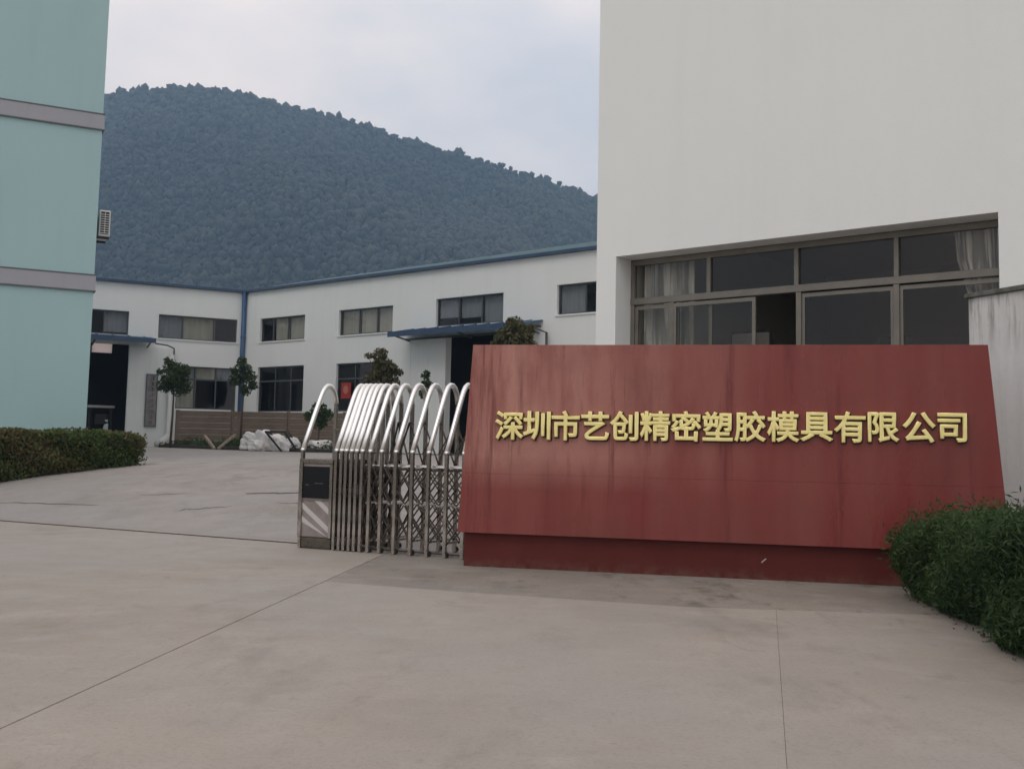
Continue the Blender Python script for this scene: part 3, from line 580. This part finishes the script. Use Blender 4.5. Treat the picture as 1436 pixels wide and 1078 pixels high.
# air conditioner on the side wall, seen end-on past the corner
ac = thing('air_conditioner', 'white air conditioner box bracketed to the corner of the teal building', 'air conditioner', LS(.5, .0, 5.83))
AF = Fr(LS(.15, .06, 0), (-.469, .883), (.883, .469))
MB().fbox(AF, 0, .82, .0, .24, 5.83, 6.43).build('casing', 'plastic_white', ac, bevel=.015)
g = MB().fbox(AF, -.012, -.002, .03, .21, 5.87, 6.39).build('side_grille', 'black_metal', ac)
for k in range(9): MB().fbox(AF, -.026, -.013, .025, .215, 5.890 + k * .054, 5.902 + k * .054).build('slat', 'plastic_white', g)
MB().fbox(AF, -.026, -.012, .115, .125, 5.88, 6.38).build('slat', 'plastic_white', g)
MB().tube([AF(.41, .241, 6.13), AF(.41, .252, 6.13)], .24, 20).build('fan_grille', 'black_metal', ac)
for t in (.1, .7): MB().fbox(AF, t, t + .04, -.06, .24, 5.78, 5.828).build('bracket', 'black_metal', ac)

# ------------------------------------------------------------------ white building on the right
BP = (1.613, 14.5); BF = Fr(BP, V1, n1)
wb = thing('white_building', 'tall plain white rendered building with a wide recessed window', 'building', (BP[0], BP[1], .1))
RD = .37; WT0, WT1, WZ0, WZ1 = -.257, 4.752, 1.3, 3.885; BH = 13.0; BL = 11.0; BD = 7.0
wall_mesh(BF, -.585, BL, -.1, BH, [(WT0, WT1, WZ0, WZ1)], RD + .1).build('wall', 'white_render', wb)
SF = Fr(BF(-.585, -RD - .101, 0), (.643, .766), (-.766, .643))
wall_mesh(SF, 0, BD, -.1, BH, [], .3).build('wall', 'white_render', wb)
wall_mesh(Fr(BF(-.285, -BD, 0), V1, n1), 0, BL, -.1, BH, [], .3).build('wall', 'interior_paint', wb)
wall_mesh(Fr(BF(6.6, -RD - .101, 0), (.643, .766), (-.766, .643)), 0, BD - RD - .11, .25, 4.6, [], .2).build('partition', 'interior_paint', wb)
for z, nm in ((.25, 'floor'), (4.55, 'ceiling'), (BH - .3, 'roof')):
    e = MB(); e.prism([BF(-.282, -RD - .103, z), BF(BL, -RD - .103, z), BF(BL, -BD + .003, z), BF(-.282, -BD + .003, z)], (0, 0, .12)); e.build(nm, 'interior_paint', wb)
MB().fbox(BF, WT0 + .003, WT1 - .003, -RD, .06, WZ0 - .08, WZ0 + .002).build('sill', 'white_render', wb)
# wide window: fixed lights over sliding sashes
WF = Fr(BF(0, -RD, 0), V1, n1)
fr = MB(); a0, a1 = WT0 + .004, WT1 - .004
fr.fbox(WF, a0, a1, -.07, .0, 3.80, 3.88); fr.fbox(WF, a0, a1, -.07, .012, 3.245, 3.335); fr.fbox(WF, a0, a1, -.07, .0, 1.305, 1.38)
for t in (a0, a1 - .06): fr.fbox(WF, t, t + .06, -.067, .003, 1.38, 3.245); fr.fbox(WF, t, t + .06, -.067, .003, 3.335, 3.80)
for t in (.985, 2.235, 3.50): fr.fbox(WF, t - .03, t + .03, -.064, .004, 3.335, 3.80)
for t in (.42, 2.265, 3.497): fr.fbox(WF, t - .035, t + .035, -.064, .004, 1.38, 3.245)
ww = fr.build('window', 'bronze_frame', wb, bevel=.004)
up = [a0 + .05, .985, 2.235, 3.50, a1 - .05]
for i in range(4): MB().fbox(WF, up[i] + .02, up[i + 1] - .02, -.045, -.037, 3.31, 3.82).build('pane', 'glass', ww)
def sash(t0, t1, n, z1=3.225):
    s = MB(); s.fbox(WF, t0, t1, n - .03, n, z1 - .05, z1); s.fbox(WF, t0, t1, n - .03, n, 1.385, 1.45)
    for t in (t0, t1 - .05): s.fbox(WF, t, t + .05, n - .03, n, 1.45, z1 - .05)
    s = s.build('sash', 'bronze_frame', ww); MB().fbox(WF, t0 + .04, t1 - .04, n - .019, n - .012, 1.44, z1 - .04).build('pane', 'glass', s)
sash(a0 + .062, .40, -.02); sash(.44, 1.675, .004); sash(.46, 1.02, -.036); sash(2.29, 3.47, -.02); sash(3.52, a1 - .062, -.02)
curtain(WF, -.18, .62, -.28, 1.35, 3.86, ww, pleat=.13, amp=.075)
curtain(WF, 4.10, 4.72, -.22, 1.35, 3.86, ww, pleat=.12, amp=.075, gather=(4.64, .48))
MB().tube([WF(-.2, -.28, 3.9), WF(4.72, -.28, 3.9)], .015, 6).build('curtain_rail', 'dark_frame', ww)
# office things behind the glass
IF = Fr(BF(0, -2.2, 0), V1, n1)
wbd = thing('whiteboard', 'small white board standing behind the office window', 'whiteboard', IF(.7, 0, .37))
MB().fbox(IF, .35, .95, -.02, .0, 2.45, 2.98).build('panel', 'plastic_white', wbd); MB().fbox(IF, .32, .98, -.03, -.021, 2.42, 3.01).build('frame', 'dark_frame', wbd)
for t in (.40, .90): MB().bar(IF(t, -.03, .37), IF(t, -.03, 2.9), .03, .03).build('leg', 'dark_frame', wbd)
cab = thing('office_cabinet', 'low red-topped cabinet standing behind the open window light', 'cabinet', IF(1.7, -.6, .37))
MB().fbox(IF, 1.45, 2.2, -1.0, -.6, .37, 2.45).build('body', 'interior_dark', cab, bevel=.01); MB().fbox(IF, 1.5, 2.15, -.98, -.62, 2.45, 2.70).build('red_box', 'red_paper', cab, bevel=.01)
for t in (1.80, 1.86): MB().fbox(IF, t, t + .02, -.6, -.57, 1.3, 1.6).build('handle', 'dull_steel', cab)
mo = thing('computer_monitor', 'dark computer monitor seen through the office window', 'monitor', IF(3.0, .9, 2.0))
MB().fbox(IF, 2.9, 3.35, .9, .94, 2.42, 2.72).build('screen', 'black_screen', mo, bevel=.008); MB().fbox(IF, 3.09, 3.16, .86, .89, 2.2, 2.5).build('stand', 'black_metal', mo); MB().fbox(IF, 3.0, 3.25, .78, .96, 2.175, 2.2).build('foot', 'black_metal', mo)
shf = thing('tall_desk', 'tall dark desk carrying the monitor behind the window', 'desk', IF(3.0, .85, .37)); MB().fbox(IF, 2.6, 3.6, .55, 1.15, 2.13, 2.174).build('top', 'interior_dark', shf)
for t in (2.65, 3.5): MB().fbox(IF, t, t + .05, .6, 1.1, .37, 2.13).build('side', 'interior_dark', shf)

# boundary wall running from the building towards the viewer
XW = Fr((5.0, 11.64), (.358, -.934), (-.934, -.358))
bw = thing('boundary_wall', 'streaked white boundary wall with dark coping beside the red wall', 'wall', XW(0, 0, 0))
wall_mesh(XW, .0, 6.5, -.1, 2.955, [], .22).build('wall', 'stained_render', bw)
MB().fbox(XW, -.03, 6.55, -.26, .04, 2.957, 3.01).build('coping', 'coping', bw, bevel=.01)

# ------------------------------------------------------------------ red name wall
SP = (-.455, 11.215); SU = (.9754, -.2206); SN = (-.2206, -.9754); SG = Fr(SP, SU, SN)
sg = thing('name_wall', 'low wide red stone company name wall with raised gold characters', 'sign wall', (SP[0], SP[1], 0))
def trap(t0b, t1b, t0t, t1t, z0, z1, n0, n1):
    return MB().hexa([SG(t0b, n1, z0), SG(t1b, n1, z0), SG(t1b, n0, z0), SG(t0b, n0, z0), SG(t0t, n1, z1), SG(t1t, n1, z1), SG(t1t, n0, z1), SG(t0t, n0, z1)])
lx = lambda z: -.052 + (z - .35) * .063; rxx = lambda z: 5.245 - (z - .35) * .088
trap(.0, 5.18, .0, 5.18, -.05, .355, -.40, 0).build('plinth', 'red_base', sg)
for z0, z1 in ((.35, .955), (.9560, 2.285)):
    trap(lx(z0), rxx(z0), lx(z1), rxx(z1), z0, z1, -.44, .085).build('stone_panel', 'red_stone', sg, bevel=.0012)
MB().bar(SG(3.0, .002, .165), SG(3.045, .002, .205), .004, .010).build('chip', 'stripe_white', sg)
# gold characters
TXT = '深圳市艺创精密塑胶模具有限公司'
TP = [.483, .769, 1.067, 1.368, 1.659, 1.968, 2.273, 2.581, 2.892, 3.206, 3.516, 3.822, 4.130, 4.448, 4.742]
RotS = Matrix((( SG.u.x, 0, SG.n.x), (SG.u.y, 0, SG.n.y), (0, 1, 0)))      # text x,y,z -> world
tmp = []; chars = []
for i, ch in enumerate(TXT):
    cu = bpy.data.curves.new('character', 'FONT'); cu.body = ch; cu.size = 1; cu.extrude = .05; cu.bevel_depth = .027; cu.bevel_resolution = 2; cu.resolution_u = 3
    o = bpy.data.objects.new('tmp', cu); COL.objects.link(o); tmp.append(o)
bpy.context.view_layer.update(); dg = bpy.context.evaluated_depsgraph_get()
def glyph(o, i, n_off, em, dx, dz, mat, parent, name):
    me = bpy.data.meshes.new_from_object(o.evaluated_get(dg)); me.name = name
    n = len(me.vertices); c = np.zeros(n * 3, np.float32); me.vertices.foreach_get('co', c); c = c.reshape(-1, 3)
    lo, hi = c.min(0), c.max(0); mid = (lo + hi) / 2; c = (c - np.array([mid[0], mid[1], lo[2]])) * em
    P = SG(TP[i] + dx, n_off, 1.452 + .0035 * i + dz)
    w = c @ np.array(RotS).T.astype(np.float32) + np.array(P - sg.location, np.float32)
    me.vertices.foreach_set('co', w.astype(np.float32).ravel()); me.update(); me.materials.clear(); me.materials.append(M[mat])
    k = bpy.data.objects.new(name, me); COL.objects.link(k); k.parent = parent; return k
for i, o in enumerate(tmp): chars.append(glyph(o, i, .0875, .306, 0, 0, 'gold', sg, 'character'))
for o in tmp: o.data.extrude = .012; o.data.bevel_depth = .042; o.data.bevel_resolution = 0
bpy.context.view_layer.update(); dg = bpy.context.evaluated_depsgraph_get()
for i, o in enumerate(tmp): glyph(o, i, .0838, .306, .005, -.006, 'letter_shadow', chars[i], 'drop_shadow')  # drop shadow of each character, shaped as a dark glyph shifted right and down
for o in tmp:
    cu = o.data; bpy.data.objects.remove(o); bpy.data.curves.remove(cu)

# ------------------------------------------------------------------ retractable gate
G0 = Vector((-2.421, 12.715, 0)); GF = Fr(G0, (.901, -.434), (-.434, -.901))
gt = thing('retractable_gate', 'stainless steel retractable gate folded up beside the red wall', 'gate', G0)
GW = .64
arch = [(0, 1.15), (.11, 1.38), (.22, 1.60), (.31, 1.775), (.355, 1.85), (.40, 1.90), (.455, 1.928), (.51, 1.925), (.56, 1.895), (.60, 1.845), (.625, 1.785), (.64, 1.72)]
pos = [-.03] + [.451, .525, .589, .663, .732, .81, .917, 1.071, 1.261, 1.476, 1.689, 1.916, 2.135, 2.35]
A0 = MB().tube([Vector((GF.n.x * -w, GF.n.y * -w, z)) for w, z in arch], .030, 12); 
def mk(mb, name, smooth=False):
    me = bpy.data.meshes.new(name); me.from_pydata([tuple(v) for v in mb.v], [], mb.f); b = bmesh.new(); b.from_mesh(me); bmesh.ops.recalc_face_normals(b, faces=b.faces); b.to_mesh(me); b.free()
    if smooth: me.polygons.foreach_set('use_smooth', [True] * len(me.polygons))
    return me
O0 = Fr((0, 0), GF.u[:2], GF.n[:2])
m_arch = mk(A0, 'arch_tube', True)
m_leg1 = mk(MB().fbox(O0, -.018, .018, -.02, .02, .012, 1.148), 'leg'); m_leg2 = mk(MB().fbox(O0, -.018, .018, -GW - .02, -GW + .02, .012, 1.718), 'leg')
mb = MB(); m_cap = mk(MB().tube([(0, 0, 1.135), (0, 0, 1.165)], .030, 10), 'collar', True)
m_wheel = mk(MB().tube([O0(0, -.05, .035), O0(0, -.025, .035)], .033, 10), 'wheel')
m_rung = [mk(MB().bar(O0(0, -.02, z), O0(0, -GW + .02, z), .022, .022), 'cross_rail') for z in (.95, .16)]
for i, t in enumerate(pos):
    v = GF.u * t; base = link('arch_tube', m_arch, 'polished_steel', gt, v)
    link('collar', m_cap, 'polished_steel', base)
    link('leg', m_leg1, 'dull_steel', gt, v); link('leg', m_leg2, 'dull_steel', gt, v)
    if i:
        for w in (0, -GW): link('wheel', m_wheel, 'rubber', gt, v + GF.n * w)
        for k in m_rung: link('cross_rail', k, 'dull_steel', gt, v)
for i in range(1, len(pos) - 1):
    a, b = pos[i], pos[i + 1]
    for n in (-.03, -.32, -.61):
        for z0, z1 in ((.14, .42), (.42, .70), (.70, .98)):
            MB().bar(GF(a, n, z0), GF(b, n, z1), .008, .026, up=GF.n).build('scissor_link', 'link_steel', gt); MB().bar(GF(a, n - .012, z1), GF(b, n - .012, z0), .008, .026, up=GF.n).build('scissor_link', 'link_steel', gt)
    if b - a > .1:
        for n in (-.05, -.59):
            MB().bar(GF(a, n, 1.13), GF(b, n, 1.48 if n < -.3 else 1.13), .008, .024, up=GF.n).build('scissor_link', 'link_steel', gt)
            MB().bar(GF(a, n * .9 - .03, .99), GF(b, n * .9 - .03, .99), .018, .018).build('tie_rod', 'polished_steel', gt)
        MB().bar(GF(a, -.58, 1.0), GF(b, -.58, 1.5), .008, .026, up=GF.n).build('scissor_link', 'link_steel', gt); MB().bar(GF(a, -.6, 1.5), GF(b, -.6, 1.0), .008, .026, up=GF.n).build('scissor_link', 'link_steel', gt)
        MB().tube([GF((a + b) / 2, -.02, .56), GF((a + b) / 2, -.62, .56)], .012, 6).build('pivot_rod', 'polished_steel', gt)
MB().tube([GF(-.03, -.63, 1.40), GF(.2, -.62, 1.36), GF(.451, -.62, 1.40)], .02, 6).build('tie_rod', 'dull_steel', gt)
# drive cabinet at the head of the gate
cbt = MB().fbox(GF, -.06, .405, -.60, .0, .13, 1.03).build('drive_cabinet', 'cabinet_panel', gt, bevel=.015)
MB().fbox(GF, -.055, .40, -.595, .005, .0, .128).build('skirt', 'cabinet_skirt', cbt, bevel=.02)
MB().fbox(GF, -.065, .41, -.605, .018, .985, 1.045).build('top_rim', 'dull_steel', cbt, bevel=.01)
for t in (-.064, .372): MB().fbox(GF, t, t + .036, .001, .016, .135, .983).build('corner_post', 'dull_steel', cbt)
sr = MB().fbox(GF, -.024, .368, .002, .010, .585, .955).build('screen', 'black_screen', cbt)
for t in (.03, .16, .20): MB().fbox(GF, t, t + .05 + .03 * (t > .1), .011, .013, .735 + .02 * (t > .1), .743 + .02 * (t > .1)).build('screen_mark', 'screen_mark', sr)
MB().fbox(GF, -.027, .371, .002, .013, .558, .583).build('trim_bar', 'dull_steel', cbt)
for a, b in ((.54, .26), (.38, .12)):   # painted diagonal stripes
    p = MB(); q = [(-.022, a), (-.022, a - .07), (.366, b - .07), (.366, b)]; q = [(t, max(z, .14)) for t, z in q]
    p.prism([GF(t, .0015, z) for t, z in q], GF.n * .002); p.build('stripe', 'stripe_white', cbt)
p = MB(); p.prism([GF(t, .0015, z) for t, z in ((.16, .556), (.25, .556), (.366, .47), (.366, .40))], GF.n * .002); p.build('stripe', 'stripe_white', cbt)

# ------------------------------------------------------------------ hedges
def hedge(name, label, cat, a, b, wdt, top, seg, leaf, n, mat, rough, basez, hfun=None, side=1, sprig=0, aspect=.55):
    """clipped hedge from a to b (front foot line), body on the `side` of it"""
    a = Vector(a + (0,)); b = Vector(b + (0,)); L = (b - a).length; u = (b - a) / L; nn = Vector((-u.y, u.x, 0)) * side
    h = thing(name, label, cat, (a.x, a.y, basez((a.x, a.y))))
    P = np.zeros((n, 3)); T = np.zeros(n)
    for i in range(n):
        k = random.random(); t = random.random() * L
        z0 = basez(((a + u * t).x, (a + u * t).y)); ht = top(t, 0) - z0
        lump = .5 * math.sin(t * 2.3 + 1) + .5 * math.sin(t * 5.1 + 2)
        if k < .46: w = -rough * .4 + abs(random.gauss(0, rough)); z = z0 + ht * (1 - random.random() ** 1.25 * .98); w += .06 * lump - .05 * math.sin(z * 9 + t * 4) + .10 * max(0, 1 - (z - z0) / .25) * .8; w += .12 * max(0, ((z - z0) / ht - .8) / .2) ** 2
        elif k < .80: w = random.random() * wdt; z = top(t, w) - abs(random.gauss(0, rough * .8)) + .04 * math.sin(t * 6 + w * 4) + .03 * lump
        elif k < .92: w = random.random() * wdt; z = z0 + ht * random.random(); t = (random.choice((0, 1)) if random.random() < .85 else random.random()) * L + max(-.12, min(.12, random.gauss(0, rough * .7)))
        else: w = wdt + random.gauss(0, rough); z = z0 + ht * random.random()
        if sprig and random.random() < sprig: z += abs(random.gauss(0, .07)); w -= abs(random.gauss(0, .05))
        p = a + u * t + nn * w; P[i] = (p.x, p.y, max(z, z0 + .01)); T[i] = .5 + .28 * math.sin(t * 1.7 + z * 3) + random.gauss(0, .2)
    leaf_object('foliage', P, leaf, mat, h, aspect=aspect, tint=T)
    core = MB(); nseg = 8
    for i in range(nseg):
        t0, t1 = .06 + (L - .12) * i / nseg, .06 + (L - .12) * (i + 1) / nseg; q = []
        for zt in (0, 1):
            for t, w in ((t0, .13), (t1, .13), (t1, wdt - .1), (t0, wdt - .1)):
                p = a + u * t + nn * w; q.append((p.x, p.y, (basez((p.x, p.y)) + .03) if zt == 0 else top(t, w) - .12))
        core.hexa(q)
    core.build('twig_mass', 'leaf_core', h)
    for t in np.linspace(.3, L - .3, max(3, int(L / .8))):
        p = a + u * float(t) + nn * (wdt * .3); z = basez((p.x, p.y)); MB().tube([(p.x, p.y, z - .03), (p.x + .03, p.y, z + .4)], [.02, .012], 5).build('stem', 'bark', h)
hedge('clipped_hedge', 'low clipped green hedge with reddish patches below the teal building', 'hedge', (-10.6, 18.2), (-7.95, 23.35), 1.5, lambda t, w: 1.33 + .03 * math.sin(t * 3) + .025 * math.sin(t * 7.3 + w * 4), 1, .075, 32000, 'hedge_leaf', .10, lambda p: zg(*p), side=1)
hedge('juniper_bush', 'dense dark green bush in front of the right end of the red wall', 'bush', (3.06, 5.2), (3.50, 9.5), 2.4, lambda t, w: .86 - .055 * max(0, t - 1.5) - .10 * max(0, .35 - w) / .35 + .04 * math.sin(t * 4.2 + w * 3) + .03 * math.sin(t * 9 + w * 5), 1, .060, 120000, 'juniper_leaf', .085, lambda p: 0.0, side=-1, sprig=.2, aspect=.24)
# litter of fallen leaves at the foot of the bush
P = np.array([(3.10 + .44 * (y - 5.2) / 4.3 - abs(random.gauss(0, .07)), y, .006 + random.random() * .01) for y in (random.uniform(5.2, 9.4) for _ in range(80))])
tag(leaf_object('fallen_leaves', P, .032, 'olive_leaf', flat=.0), 'scatter of dry leaves along the foot of the dark bush', 'leaves', kind='stuff')
